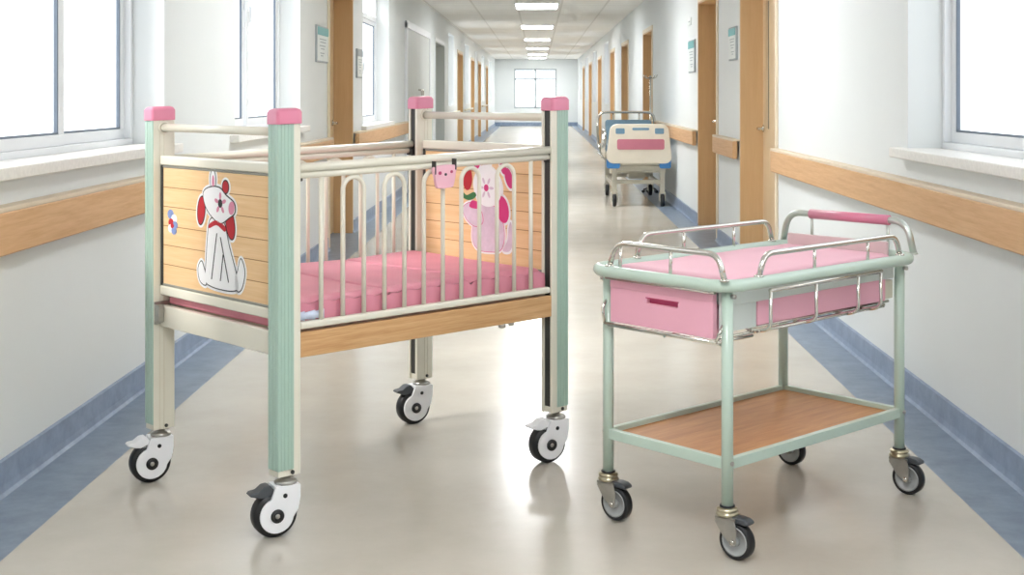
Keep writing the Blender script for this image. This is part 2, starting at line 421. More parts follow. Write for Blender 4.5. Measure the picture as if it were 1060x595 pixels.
dcount = [0]
def door(sx, xf, y0, y1, leafm, glass=False, lever=True, jm=None):
    dcount[0] += 1
    e = bpy.data.objects.new('door_%d' % dcount[0], None); COL.objects.link(e); e.location = (xf, y0, 0); struct(e)
    L = y1 - y0; H = 2.03
    def bx(mb, ya, yb, za, zb, d0, d1, mm=None):
        a, b = sorted((sx * d0, sx * d1)); mb.box(a, b, ya, yb, za, zb, mm)
    fr = MB(); t = .02
    bx(fr, 0, t, 0, H, -.012, .15); bx(fr, L - t, L, 0, H, -.012, .15); bx(fr, t, L - t, H - t, H, -.012, .15)
    fr.build('door_frame', jm or M['jamb'], e)
    c = MB(); w = .05
    bx(c, -w, 0, 0, H + w, -.014, 0); bx(c, L, L + .012, 0, H + w, -.014, 0); bx(c, 0, L, H, H + w, -.014, 0)
    c.build('casing', M['trimw'] if jm else M['trimcas'], e, .003)
    lf = MB()
    if glass:
        g0, g1 = L - .27, L - .14
        for d in ((t, g0, .01, H - t), (g1, L - t, .01, H - t), (g0, g1, .01, .95), (g0, g1, 1.86, H - t)): bx(lf, d[0], d[1], d[2], d[3], .15, .185)
    else: bx(lf, t, L - t, .01, H - t, .15, .185)
    lo = lf.build('door_leaf', leafm, e)
    if glass:
        p = MB(); bx(p, g0, g1, .95, 1.86, .165, .171); p.build('vision_panel', M['darkgl'], lo)
    if lever:
        h = MB(); yy = L - .055 if glass else L - .12; zz = .95
        h.lathe([(0.001, 0), (.026, 0), (.026, .01), (.010, .012), (.010, .05), (.001, .05)], n=20, X=Matrix.Translation((sx * .15, yy, zz)) @ Matrix.Rotation(-sx * PI / 2, 4, 'Y'))
        h.tube([(sx * .105, yy, zz), (sx * .103, yy - .06, zz), (sx * .105, yy - .12, zz)], .009)
        h.build('door_handle', M['chrome'], lo)
    return e
M['gask2'] = mat('grey_gasket', '8f8f86', .4)
M['trimcas'] = mat('light_door_casing', 'e0d2b8', .5)
M['darkgl'] = mat('smoked_glass_strip', '5c6063', .12, var=.1)
door(1, XR, *DOOR_R[0], M['door'], glass=True)
for q in DOOR_R[1:]: door(1, XR, *q, M['door'], lever=q[0] < 20)
door(-1, XL, *DOOR_L[0], M['door'])
for i, q in enumerate(DOOR_L[1:]): door(-1, XL, *q, M['grey'] if i < 1 else M['door'], lever=False, jm=M['grey'] if i < 1 else None)
# wide double door flush with the left wall
dcount[0] += 1
e = bpy.data.objects.new('door_%d' % dcount[0], None); COL.objects.link(e); e.location = (XL, 15.9, 0); struct(e)
g = MB(); L = 3.5
g.box(0, .03, 0, .09, 0, 2.07); g.box(0, .03, L - .09, L, 0, 2.07); g.box(0, .03, 0, L, 2.0, 2.09)
g.build('door_frame', M['trimw'], e, .003)
for k in range(2):
    a = .09 + k * 1.66
    lf = box('door_leaf', (0, .015, a + .004, a + 1.656, .01, 2.0), M['grey'], e)
    yh = a + 1.56 if k == 0 else a + .10
    MB().tube(round_path([(.015, yh, .86), (.06, yh, .86), (.06, yh, 1.25), (.015, yh, 1.25)], .02), .012).build('pull_handle', M['chrome'], lf)

# wooden wall guards (handrails)
def guard(sx, xf, y0, y1, label):
    t = thing('wall_handrail', label, 'handrail', (xf, y0, 0), 0)
    L = y1 - y0
    a, b = sorted((-sx * .018, -sx * .055)); box('rail_board', (a, b, 0, L, .725, .855), M['rail'], t, .008)
    a, b = sorted((0, -sx * .055)); box('top_cap', (a, b, .004, L - .004, .852, .868), M['railtop'], t, .004)
    k = MB(); n = max(2, int(L / 1.2))
    for i in range(n):
        yy = .15 + (L - .3) * i / (n - 1) if L > .5 else (.06 + (L - .12) * i)
        aa, bb = sorted((0, -sx * .02)); k.box(aa, bb, yy - .03, yy + .03, .74, .84)
    split(k, 'wall_bracket', M['railtop'], t)
guard(-1, XL, Y0 + .05, 10.03, 'long wooden wall handrail on the left wall below the windows, behind the cot')
guard(-1, XL, 11.45, 15.85, 'wooden handrail on the left wall beyond the brown door recess')
guard(1, XR, Y0 + .05, 8.03, 'long wooden wall handrail on the right wall behind the trolley')
guard(1, XR, 9.58, 10.70, 'short wooden handrail block on the right wall between the two nearest door recesses')
guard(1, XR, 12.08, 16.8, 'wooden handrail on the right wall beside the parked hospital bed')
for i, (a, b) in enumerate(((19.5, 20.4), (22.6, 26.1), (28.1, 31.4), (37, 40.4))):
    t = tag(MB().tube([(XL + .05, a, .85), (XL + .05, b, .85)], .022).box(XL, XL + .05, a + .1, a + .14, .84, .86).box(XL, XL + .05, b - .14, b - .10, .84, .86).build('grab_rail', M['creamd']),
            ['nearest pale grab rail on the left wall, just before the grey door recess', 'pale grab rail on the left wall just beyond the grey door recess', 'third pale grab rail along the far left wall', 'farthest pale grab rail on the left wall, towards the end window'][i], 'handrail', 'pale grab rails far down the left wall')

# signs by the doors
def sign(sx, xf, y0, y1, z0, z1, label, name='wall_sign', top=M['teal'], side=M['signt']):
    t = thing(name, label, 'sign', (xf, y0, z0), 0); L = y1 - y0; H = z1 - z0
    def q(a, b, c, d, h0, h1):
        x0, x1 = sorted((-sx * h0, -sx * h1)); return (x0, x1, a, b, c, d)
    box('backplate', q(0, L, 0, H, 0, .014), side, t, .003)
    box('panel', q(.02, L - .01, .012, H - .012, .013, .017), M['signw'], t)
    box('header', q(.02, L - .01, H * .74, H - .012, .0165, .020), top, t)
    pr = MB()
    rows = [(.62, .2, .8), (.54, .25, .75), (.44, .2, .7), (.36, .3, .62), (.24, .25, .6), (.17, .3, .5)]
    for z, a, b in rows: pr.box(*q(L * a, L * b, H * z, H * (z + .025), .0165, .0185))
    pr.build('print_lines', M['signt'], t)
sign(-1, XL, 9.50, 10.0, 1.43, 1.70, 'framed sign with teal header on the left wall before the brown door')
sign(-1, XL, 11.62, 11.98, 1.34, 1.60, 'small pale notice on the left wall between door recess and narrow window', top=M['signt'])
sign(1, XR, 9.68, 10.05, 1.45, 1.70, 'door sign with teal header on the right wall above the short handrail block')
sign(1, XR, 12.25, 12.75, 1.40, 1.71, 'door sign with teal header on the right wall beyond the second door recess')
t = thing('room_plate', 'tiny room number plate high on the right wall above a teal door sign', 'plate', (XR, 12.6, 1.86))
box('plate', (-.01, 0, 0, .22, 0, .07), M['signw'], t, .002); box('dash', (-.012, -.009, .05, .17, .028, .042), M['signt'], t)

# ceiling lamps
def lamp(y, label, group):
    t = thing('ceiling_light', label, 'ceiling light', (-.02, y, HC), 0, group)
    fr = MB(); w, l = .32, .62
    for d in ((-w, w, -l, -l + .02), (-w, w, l - .02, l), (-w, -w + .02, -l, l), (w - .02, w, -l, l)): fr.box(d[0], d[1], d[2], d[3], -.014, .0)
    fr.build('frame', M['trimw'], t)
    box('diffuser', (-w + .02, w - .02, -l + .02, l - .02, -.010, -.004), M['lamp'], t)
names = {19.3: 'nearest visible ceiling light, at the top edge of the view', 25.3: 'second ceiling light panel down the corridor', 31.3: 'third ceiling light panel down the corridor',
         37.3: 'fourth ceiling light panel down the corridor', 42.8: 'farthest ceiling light but one, near the end window', 47.2: 'farthest ceiling light panel, by the end window'}
for y, nme in names.items(): lamp(y, 'square white ' + nme, None)
for y in (13.3, 7.3, 1.3): lamp(y, 'white ceiling light panel out of view overhead, added to light the foreground', 'added ceiling lights overhead, out of view')  # unseen panels continuing the row, added to light the foreground

# ------------------------------------------------------------------ casters
def caster_cot(loc_parent, pos, ang, pedal, hub_label=None):
    """white hooded twin caster; trail direction ang (in parent's frame)"""
    r = .0615
    X = Matrix.Translation((pos[0], pos[1], 0)) @ Matrix.Rotation(ang, 4, 'Z')
    # local: x = trail direction, y = axle, z up; wheel centre at (tr,0,r)
    tr = .034; WX = X @ Matrix.Translation((tr, 0, r)) @ Matrix.Rotation(PI / 2, 4, 'X')
    c = MB()
    c.lathe([(.012, -.02), (.058, -.02), (r, -.013), (r, .013), (.058, .02), (.012, .02)], n=40, X=WX)
    w = c.build('caster_wheel', M['black'], loc_parent)
    hd = MB()
    body = arc(0, 0, .047, PI * .62, PI * 1.95, 22)                   # round cheek in the wheel's plane (x trail, y up)
    body += [(-.05, .0), (-.058, .055), (-.058, .072), (-.045, .080), (.012, .080), (.022, .068), (.010, .055)]
    body = [(tr_ * 1.0, z_) for tr_, z_ in body]
    PX = X @ Matrix.Translation((tr, 0, r)) @ Matrix.Rotation(PI / 2, 4, 'X')
    outline = []
    for a in range(25):      # cheek: circle portion from top-front round the bottom to the back
        th = math.radians(115 - a * 0) if a == 0 else math.radians(115 + a * 9.2)
        outline.append((.047 * math.cos(th), .047 * math.sin(th)))
    outline = [(.047 * math.cos(math.radians(d)), .047 * math.sin(math.radians(d))) for d in range(70, -171, -10)]
    # x positive = trail side. stem side is x negative
    outline += [(-.060, .012), (-.066, .045), (-.066, .078), (.004, .078), (.010, .060)]
    for s0, s1 in ((-.031, -.022), (.022, .031)): hd.prism(outline, s0, s1, X=PX)
    hd.prism([(-.066, .064), (-.066, .078), (.004, .078), (.004, .064)], -.023, .023, X=PX)
    hd.prism([(-.066, .020), (-.066, .064), (-.062, .064), (-.060, .020)], -.023, .023, X=PX)
    h = hd.build('caster_hood', M['white'], loc_parent, .004, 3)
    for s in (-1, 1):
        HX = PX @ (Matrix.Translation((0, 0, s * .0305)) @ (Matrix.Rotation(0 if s > 0 else PI, 4, 'X')))
        hc = MB().lathe([(.001, .0035), (.0185, .0035), (.0185, -.002), (.001, -.002)], None, 28, HX).build('hub_cap', M['black'], h)
        MB().lathe([(.001, .0065), (.005, .006), (.007, .003), (.007, .002)], None, 20, HX).build('hub_bolt', M['zinc'], h)
        HX2 = PX @ (Matrix.Translation((-.022, .052, s * .0305)) @ (Matrix.Rotation(0 if s > 0 else PI, 4, 'X')))
        MB().lathe([(.001, .0018), (.0062, .0018), (.0062, -.001), (.001, -.001)], None, 16, HX2).build('hood_screw', M['black'], h)
    sw = MB()
    sw.lathe([(.001, .139), (.030, .139), (.032, .144), (.028, .150), (.014, .153), (.014, .166), (.001, .166)], n=28, X=Matrix.Translation((pos[0], pos[1], 0)))
    sw.tube([X @ Vector((.0, -.024, .147)), X @ Vector((-.028, -.022, .150))], .004); sw.tube([X @ Vector((.02, -.024, .143)), X @ Vector((.0, -.03, .149))], .004)
    sw.build('swivel', M['zinc'], loc_parent)
    p = MB()
    prof = [(.020, .066), (.034, .082), (.050, .080), (.066, .068), (.084, .066), (.090, .059), (.064, .050), (.026, .046)]
    p.prism([(x - .034 + .016, y + .0) for x, y in prof], -.020, .020, X=PX)
    pe = p.build('brake_pedal', M['darkgrey'] if pedal else M['white'], loc_parent, .003, 2)
    if pedal: pe['label'] = 'dark grey brake pedal'

def caster_cart(parent, pos, ang, brake):
    r = .048
    X = Matrix.Translation((pos[0], pos[1], 0)) @ Matrix.Rotation(ang, 4, 'Z')
    tr = .030; PX = X @ Matrix.Translation((tr, 0, r)) @ Matrix.Rotation(PI / 2, 4, 'X')
    c = MB()
    c.lathe([(.034, -.001), (.037, -.0135), (.043, -.0155), (r, -.010), (r, .010), (.043, .0155), (.037, .0135), (.034, .001)], M['black'], 36, PX)
    w = c.build('caster_wheel', None, parent)
    g = MB()
    for s in (-1, 1):
        HX = PX @ (Matrix.Rotation(0 if s > 0 else PI, 4, 'X'))
        g.lathe([(.001, .006), (.030, .006), (.033, .0145), (.0375, .0145), (.0375, .0)], None, 32, HX)
        g.lathe([(.001, .019), (.012, .018), (.012, .006), (.001, .006)], None, 20, HX)
    g.build('wheel_disc', M['wheelg'], w)
    k = MB()
    ol = [(-.010, -.002), (-.004, -.011), (.004, -.011), (.010, -.002), (.012, .030), (.004, .060), (-.050, .060), (-.054, .045), (-.030, .012)]
    for s0, s1 in ((-.0235, -.020), (.020, .0235)): k.prism(ol, s0, s1, X=PX)
    k.prism([(-.054, .052), (-.054, .060), (.006, .060), (.006, .052)], -.0235, .0235, X=PX)
    fk = k.build('caster_fork', M['zinc'], parent, .0015, 2)
    k = MB(); T = Matrix.Translation((pos[0], pos[1], 0))
    k.lathe([(.001, .107), (.027, .107), (.030, .112), (.027, .117), (.024, .118), (.028, .122), (.028, .126), (.020, .130), (.001, .130)], M['brass'], 28, T)
    k.lathe([(.001, .128), (.020, .128), (.020, .134), (.001, .134)], M['black'], 24, T)
    for s in (-1, 1): MB().lathe([(.001, .004), (.007, .004), (.007, 0), (.001, 0)], None, 8, PX @ (Matrix.Translation((0, 0, s * .0235)) @ Matrix.Rotation(0 if s > 0 else PI, 4, 'X'))).build('axle_nut', M['chrome'], fk)
    k.build('swivel', None, parent)
    if brake:
        b = MB(); b.prism([(-.008, .048), (-.008, .062), (.010, .064), (.030, .062), (.043, .055), (.042, .047), (.030, .046)], -.017, .017, X=PX)
        b.build('brake_pedal', M['darkgrey'], parent, .004, 3)

# ------------------------------------------------------------------ the cot
CT = .767; CW, CL = .699, 1.037; PU, PV = .074, .052
cot = thing('childrens_cot', 'childrens hospital cot on white casters with mint corner posts and pink caps', 'cot', (-.700, 3.544, 0), CT)
def warp(v):
    v = Vector(v)
    if v.z > .57: v.z += ((v.x / CL) - .5) * .03 * (v.z - .57) / .6
    return v
zt = 1.135
for iu in (0, 1):
    for iv in (0, 1):
        u0, v0 = iu * CL, iv * CW
        # work in a frame where x runs inwards from the outer end, y inwards from the outer side
        def P(x, y): return (u0 + (x if iu == 0 else PU - x), v0 + (y if iv == 0 else PV - y))
        def rect(mb, x0, x1, y0, y1, z0, z1, mm):
            (a, b), (c, d) = P(x0, y0), P(x1, y1); mb.box(min(a, c), max(a, c), min(b, d), max(b, d), z0, z1, mm)
        z0 = .163
        core = MB()
        # core with a recessed dark slot in its inner end
        rect(core, .003, PU - .006, .003, PV, z0, zt, M['cream'])
        ys = [(.003, .012), (PV - .012, PV)]
        for a, b in ys: rect(core, PU - .007, PU, a, b, z0, zt, M['cream'])
        rect(core, .022, .026, PV - .001, PV + .0012, z0, zt, M['creamd']); rect(core, .036, .040, PV - .001, PV + .0012, z0, zt, M['creamd'])
        co = core.build('corner_post', M['cream'], cot, .0015, 1, warp)
        sl = MB(); rect(sl, PU - .0062, PU - .0045, .012, PV - .012, z0 + .02, zt, M['dark'])
        sl.build('slot_gasket', M['dark'], co, warp=warp)
        # fluted mint cover wrapping the outer end and half of the outer side
        prof = [(.050, .004), (.050, .000)]
        for k in range(4):
            xa = .044 - k * .011; prof += [(xa, .000), (xa - .001, .0016), (xa - .003, .0016), (xa - .004, 0)]
        prof += [(.003, .0002), (.0008, .0012), (.0, .004), (.0, .016), (.0016, .017), (.0016, .019), (0, .020), (0, .032), (.0016, .033), (.0016, .035), (0, .036), (0, PV - .003), (.0035, PV - .001), (.0035, .004)]
        poly = [P(a, b) for a, b in prof]
        MB().prism(poly, z0 + .018, zt).build('mint_cover', M['green'], co, warp=warp)
        # pink cap
        cp = MB(); a0, a1, b0, b1 = u0 - .004, u0 + PU + .004, v0 - .004, v0 + PV + .004
        def rr(i, r):
            q = []
            for cx, cy, a in ((a1 - r - i, b1 - r - i, 0), (a0 + r + i, b1 - r - i, PI / 2), (a0 + r + i, b0 + r + i, PI), (a1 - r - i, b0 + r + i, PI * 1.5)): q += arc(cx, cy, r, a, a + PI / 2, 5)
            return q
        secs = [(0, .010, zt - .004), (0, .010, zt + .028), (.004, .010, zt + .036), (.012, .008, zt + .040)]
        rings = [[(x, y, z) for x, y in rr(i, r)] for i, r, z in secs]; n = len(rings[0]); vs = [v for r_ in rings for v in r_]
        fs = [tuple(range(n - 1, -1, -1)), tuple(range(3 * n, 4 * n))] + [(j * n + i, j * n + (i + 1) % n, (j + 1) * n + (i + 1) % n, (j + 1) * n + i) for j in range(3) for i in range(n)]
        cp.faces(vs, fs, None, True); cp.build('post_cap', M['pinkcap'], cot, .001, 1, warp)
        # bolt in the foot of the post
        b = MB(); bx_, by_ = P(.058 if iu == 0 else .012, 0)
        b.lathe([(.001, .003), (.0055, .003), (.0055, -.001), (.001, -.001)], n=12, X=Matrix.Translation((u0 + .045, v0 - .0005, z0 + .010)) @ Matrix.Rotation(PI / 2, 4, 'X'))
        b.build('foot_bolt', M['dark'], co)
        ang = math.radians(180 + 30) - CT
        caster_cot(cot, (u0 + PU * .5 + .004, v0 + PV * .5), ang, pedal=(iu == iv))

UC = PU * .5
for iu in (0, 1):
    uc = iu * CL + (UC if iu == 0 else UC)
    va, vb = PV, CW
    # end frame
    MB().tube([(uc, va - .002, 1.108), (uc, vb + .002, 1.108)], .0125, n=18).build('end_rod', M['cream'], cot, warp=warp)
    MB().lathe([(.001, 0), (.020, 0), (.020, .004), (.014, .006), (.014, .0)], X=Matrix.Translation((uc, vb, 1.108)) @ Matrix.Rotation(PI / 2, 4, 'X')).lathe([(.001, 0), (.020, 0), (.020, .004), (.014, .006), (.014, .0)], X=Matrix.Translation((uc, va, 1.108)) @ Matrix.Rotation(-PI / 2, 4, 'X')).build('rod_flange', M['cream'], cot, warp=warp)
    box('top_bar', (uc - .014, uc + .014, va - .001, vb + .001, .990, 1.020), M['cream'], cot, .005, warp)
    box('bottom_bar', (uc - .014, uc + .014, va - .001, vb + .001, .580, .610), M['cream'], cot, .005, warp)
    bd = MB(); bd.box(uc - .008, uc + .008, va + .014, vb - .014, .618, .982, M['plank'])
    zs = [.618 + (.982 - .618) * k / 6 for k in range(1, 6)]
    for z in zs:
        for s in (-1, 1):
            a, b = sorted((uc + s * .0075, uc + s * .0083)); bd.box(a, b, va + .014, vb - .014, z - .0012, z + .0012, M['plankg'])
    panel = bd.build('wood_panel', None, cot, warp=warp)
    gk = MB(); gk.mats = [M['dark']]
    for d in ((va, va + .014, .61, .99), (vb - .014, vb, .61, .99)): gk.box(uc - .011, uc + .011, d[0], d[1], d[2], d[3])
    for d in ((va, vb, .61, .618), (va, vb, .982, .990)): gk.box(uc - .010, uc + .010, d[0], d[1], d[2], d[3], M['gask2'])
    gk.build('panel_gasket', M['dark'], cot, .002, 1, warp)
    if iu == 0: head_panel = panel; UH = uc - .008
    else: foot_panel = panel; UF = uc - .008
    box('end_crossbar', (uc - .012, uc + .012, va - .001, vb + .001, .482, .548), M['cream'], cot, .004)
# crossbar bracket on the far near-left post
b = MB(); b.box(.004, .060, CW - .004, CW - .0005, .490, .560)
b.box(.004, .022, CW - .030, CW - .002, .500, .552)
b.lathe([(.001, 0), (.008, 0), (.008, .005), (.001, .005)], n=10, X=Matrix.Translation((.018, CW - .004, .545)) @ Matrix.Rotation(PI / 2, 4, 'X'))
b.lathe([(.001, 0), (.008, 0), (.008, .005), (.001, .005)], n=10, X=Matrix.Translation((.048, CW - .004, .505)) @ Matrix.Rotation(PI / 2, 4, 'X'))
b.build('frame_bracket', M['zinc'], cot, .001, 1)

# side gates: outer rail, gate rail, hoops and bars
def gate(vc, side):
    ua, ub = PU, CL
    rail = MB(); rail.tube([(ua - .002, vc, 1.006), (ub + .002, vc, 1.006)], .0125, n=18); rail.build('side_rail', M['cream'], cot, warp=warp)
    MB().tube([(ua + .004, vc, .984), (ub - .004, vc, .984)], .0095, n=16).build('gate_top_rail', M['cream'], cot, warp=warp)
    box('gate_bottom_rail', (ua + .002, ub - .002, vc - .012, vc + .012, .553, .574), M['cream'], cot, .006, warp)
    us = [.151 + i * (.957 - .151) / 11 for i in range(12)]; r = .0068
    def bar(path):
        MB().tube(path, r, n=12).build('gate_bar', M['cream'], cot, warp=warp)
    bar([(us[0], vc, .572), (us[0], vc, .978)]); bar([(us[11], vc, .572), (us[11], vc, .978)])
    for k in range(1, 11, 2):
        a, b = us[k], us[k + 1]; R = (b - a) / 2; zc = .969 - R
        path = [(a, vc, .572)] + [(a, vc, zc - .1)] + [((a + b) / 2 - R * math.cos(t), vc, zc + R * math.sin(t)) for t in [PI * q / 14 for q in range(15)]] + [(b, vc, zc - .1), (b, vc, .572)]
        bar(path)
    cl = MB()
    for u in (ua + .006, ub - .006): cl.box(u - .008, u + .008, vc - side * .004 - .010, vc + .010, .968, .992)
    cl.build('gate_clip', M['dark'], cot, .002, 1, warp)
gate(.018, -1); gate(CW + PV - .018, 1)
# oak side boards
box('side_board', (PU, CL, .004, .026, .478, .546), M['oak'], cot, .002)
box('side_board', (PU, CL, CW + PV - .026, CW + PV - .004, .478, .546), M['oak'], cot, .002)
box('bed_base', (PU + .002, CL - .002, .027, CW + PV - .027, .520, .546), M['creamd'], cot)
MB().lathe([(.001, 0), (.012, 0), (.012, -.010), (.007, -.014), (.001, -.014)], n=14, X=Matrix.Translation((.83, .016, .479))).lathe([(.001, 0), (.009, 0), (.009, -.010), (.001, -.012)], n=14, X=Matrix.Translation((.87, .016, .479))).build('board_screw', M['zinc'], cot)

# mattress
mtr = thing('mattress', 'pink ribbed mattress lying inside the cot', 'mattress', (-.700, 3.544, 0), CT)
def mattress():
    mb = MB(); u0, u1, v0, v1 = .052 + .026, CL - .004, .041, CW + PV - .041
    z0, z1 = .546, .632
    N = 200; Vn = 40
    def top(u, v):
        du = min(u - u0, u1 - u); dv = min(v - v0, v1 - v); d = min(du, dv)
        z = z1 - .012 * max(0, 1 - d / .02) ** 2
        for c in (u0 + (u1 - u0) * .335, u0 + (u1 - u0) * .667): z -= .010 * math.exp(-((u - c) / .007) ** 2)
        z += .0025 * math.sin(u * 11) * math.sin(v * 7)
        # soft ripples near the edge that fade over the top
        z += .003 * math.sin(2 * PI * u / .075) * math.exp(-(v - v0) / .05)
        return z
    grid = [[(u0 + (u1 - u0) * i / N, v0 + (v1 - v0) * j / Vn, 0) for i in range(N + 1)] for j in range(Vn + 1)]
    vs = [(x, y, top(x, y)) for row in grid for x, y, _ in row]
    W1 = N + 1; fs = [(j * W1 + i, j * W1 + i + 1, (j + 1) * W1 + i + 1, (j + 1) * W1 + i) for j in range(Vn) for i in range(N)]
    mb.faces(vs, fs, None, True)
    # ribbed long sides
    for side, vv in ((-1, v0), (1, v1)):
        K = 8; vs = []; 
        for k in range(K + 1):
            t = k / K
            for i in range(N + 1):
                u = u0 + (u1 - u0) * i / N; ph = (u - u0) / .075 % 1.0
                g = .013 * (max(0, math.sin(PI * ph)) ** .6) * math.sin(PI * min(1, .12 + t * .88)) ** .4
                vs.append((u, vv + side * (g - .0045 * (1 if t > 0 else 0) * (1 if ph < .06 or ph > .94 else 0)), z0 + (top(u, vv) - z0) * (1 - t) if t > 0 else top(u, vv)))
        fs = [(k * W1 + i, k * W1 + i + 1, (k + 1) * W1 + i + 1, (k + 1) * W1 + i) for k in range(K) for i in range(N)]
        mb.faces(vs, fs, None, True)
    for uu in (u0, u1):
        vs = [];
        for j in range(Vn + 1):
            v = v0 + (v1 - v0) * j / Vn; vs += [(uu, v, z0), (uu, v, top(uu, v))]
        mb.faces(vs, [(2 * j, 2 * j + 2, 2 * j + 3, 2 * j + 1) for j in range(Vn)], None, True)
    mb.faces([(u0, v0, z0), (u1, v0, z0), (u1, v1, z0), (u0, v1, z0)], [(0, 1, 2, 3)])
    bmesh.ops.remove_doubles(mb.bm, verts=mb.bm.verts, dist=.0002)
    return mb
mm = mattress().build('mattress_body', M['pinkfab'], mtr, warp=warp)
box('end_fold', (.051, .079, PV + .004, CW - .004, .549, .606), M['pinkfab'], mtr, .008, warp)
b = MB()
pts = [(.078, .030), (.100, .0245), (.135, .0255), (.165, .026)]
for (ua, va), (ub, vb) in zip(pts, pts[1:]):
    b.faces([(ua, va - .003, .578), (ub, vb - .003, .574), (ub, vb - .003, .600), (ua, va - .003, .596), (ua, va + .001, .578), (ub, vb + .001, .574), (ub, vb + .001, .600), (ua, va + .001, .596)], [(0, 1, 2, 3), (4, 7, 6, 5), (0, 4, 5, 1), (3, 2, 6, 7)], None, True)
b.build('care_strip', M['sheet'], mtr)['label'] = 'pale blue care strip on the mattress corner'

# stickers (a plain vase of flowers in place of the photographed characters), on the panels' faces
def sticker(parent, u, layers, name, label, flip=-1):
    e = None
    for i, (poly, mm_, h, sm) in enumerate(layers):
        pass
    mb = MB()
    X = Matrix(((0, 0, -1, u), (1, 0, 0, 0), (0, 1, 0, 0), (0, 0, 0, 1)))
    for poly, mm_, h, sm in layers:
        q = smooth_closed(poly) if sm else poly
        mb.prism(q, .0004, .0008 + .0004 * h, mm_, X)
    o = mb.build(name, None, parent, warp=warp); o['label'] = label
def grow(poly, d):
    q = smooth_closed(poly); n = len(q); c = sum((Vector(p) for p in q), Vector((0, 0))) / n; out = []
    area = sum(q[i][0] * q[(i + 1) % n][1] - q[(i + 1) % n][0] * q[i][1] for i in range(n)); s = 1 if area > 0 else -1
    for i in range(n):
        t = (Vector(q[(i + 1) % n]) - Vector(q[i - 1])).normalized(); out.append((q[i][0] + s * t.y * d, q[i][1] - s * t.x * d))
    return out
def ell(cx, cz, a, b, rot=0, n=20):
    return [(cx + a * math.cos(t) * math.cos(rot) - b * math.sin(t) * math.sin(rot), cz + a * math.cos(t) * math.sin(rot) + b * math.sin(t) * math.cos(rot)) for t in [2 * PI * k / n for k in range(n)]]
# seen from outside the head panel: photo-left is +v, photo-right is -v
L_ = []
vase = [(.405, .835), (.365, .845), (.325, .830), (.300, .770), (.265, .700), (.245, .655), (.270, .640), (.330, .636), (.400, .640), (.430, .655), (.425, .715), (.418, .780)]
petL = ell(.455, .862, .020, .042, .15); petR = ell(.292, .832, .022, .044, -.25); budT = ell(.388, .958, .014, .028, .0); budR = ell(.318, .940, .016, .018, 0)
bloom = [(.440, .918), (.400, .935), (.350, .935), (.315, .915), (.272, .895), (.268, .868), (.300, .850), (.345, .832), (.395, .850), (.430, .880)]
leafA = [(.250, .640), (.228, .655), (.215, .700), (.235, .735), (.250, .700), (.268, .665)]
leafB = [(.430, .640), (.462, .650), (.472, .685), (.455, .708), (.440, .690), (.428, .665)]
for p in (vase, petL, petR, budT, budR, bloom, leafA, leafB): L_.append((grow(p, .0105), M['swhite'], 0, False))
for p in (vase, petL, petR, budT, budR, leafA, leafB): L_.append((grow(p, .0035), M['ink'], 1, False))
L_ += [(petL, M['sred'], 2, False), (petR, M['sred'], 2, False), (leafA, M['swhite'], 2, True), (leafB, M['swhite'], 2, True), (budT, M['swhite'], 2, False), (budR, M['sred'], 2, False)]
L_ += [(ell(.386, .953, .007, .019), M['spink'], 3, False), (vase, M['swhite'], 2, True)]
L_ += [(grow(bloom, .0035), M['ink'], 3, False), (bloom, M['swhite'], 4, True)]
L_ += [(ell(.283, .880, .016, .020, .3), M['spink'], 5, False), (ell(.345, .890, .012, .013), M['ink'], 5, False)]
for k in range(5):
    a = PI / 2 + k * 2 * PI / 5; L_.append((ell(.345 + .022 * math.cos(a), .890 + .022 * math.sin(a), .011, .006, a), M['spink'], 5, False))
L_ += [([(.405, .826), (.365, .838), (.318, .822), (.322, .808), (.365, .824), (.408, .812)], M['sred'], 4, True)]
for a, b in (((.365, .80), (.395, .66)), ((.345, .79), (.300, .66)), ((.33, .74), (.345, .66))):
    L_.append(([(a[0] - .002, a[1]), (a[0] + .002, a[1]), (b[0] + .002, b[1]), (b[0] - .002, b[1])], M['ink'], 4, False))
sticker(head_panel, UH, L_, 'panel_sticker', 'tall white sticker with dark outline and red accents')
L_ = []
for k, (a, b, s, mm_) in enumerate([(.640, .838, .015, 'sblue'), (.618, .825, .014, 'swhite'), (.636, .812, .013, 'sred'), (.612, .806, .012, 'sblue'), (.638, .794, .013, 'swhite'), (.618, .788, .012, 'sblue'), (.628, .803, .008, 'sred')]):
    L_.append((ell(a, b, s * 1.25, s), M[mm_], k * .5, False))
sticker(head_panel, UH, L_, 'panel_sticker', 'small blue and white sticker')
# foot panel sticker, face turned to the head of the cot
L_ = []
jar = [(.392, .800), (.345, .815), (.300, .800), (.270, .760), (.262, .705), (.280, .665), (.330, .655), (.395, .658), (.425, .690), (.418, .750)]
blm = [(.415, .880), (.390, .925), (.345, .938), (.300, .915), (.275, .870), (.290, .825), (.340, .805), (.390, .820)]
pA = ell(.402, .958, .018, .030, .1); pB = ell(.268, .944, .014, .028, -.3); pC = ell(.238, .905, .018, .036, -.4); pD = ell(.270, .800, .030, .046, -.3)
lfC = [(.268, .665), (.235, .665), (.218, .700), (.228, .760), (.240, .740), (.245, .700)]
sleeve = [(.470, .800), (.425, .815), (.385, .795), (.370, .755), (.400, .735), (.440, .745), (.468, .770)]
for p in (jar, blm, pA, pB, pC, pD, lfC, sleeve): L_.append((grow(p, .008), M['swhite'], 0, False))
L_ += [(grow(jar, .002), M['smag'], 1, False), (jar, M['slilac'], 2, True), (pA, M['smag'], 2, False), (pB, M['smag'], 2, False), (pC, M['smag'], 2, False), (pD, M['smag'], 3, False), (lfC, M['slilac'], 2, True),
       (grow(sleeve, .002), M['smag'], 3, False), (sleeve, M['slilac'], 4, True), (blm, M['swhite'], 4, True), (ell(.345, .945, .020, .018), M['swhite'], 3, False)]
L_ += [(ell(.352, .868, .012, .012), M['smag'], 5, False)]
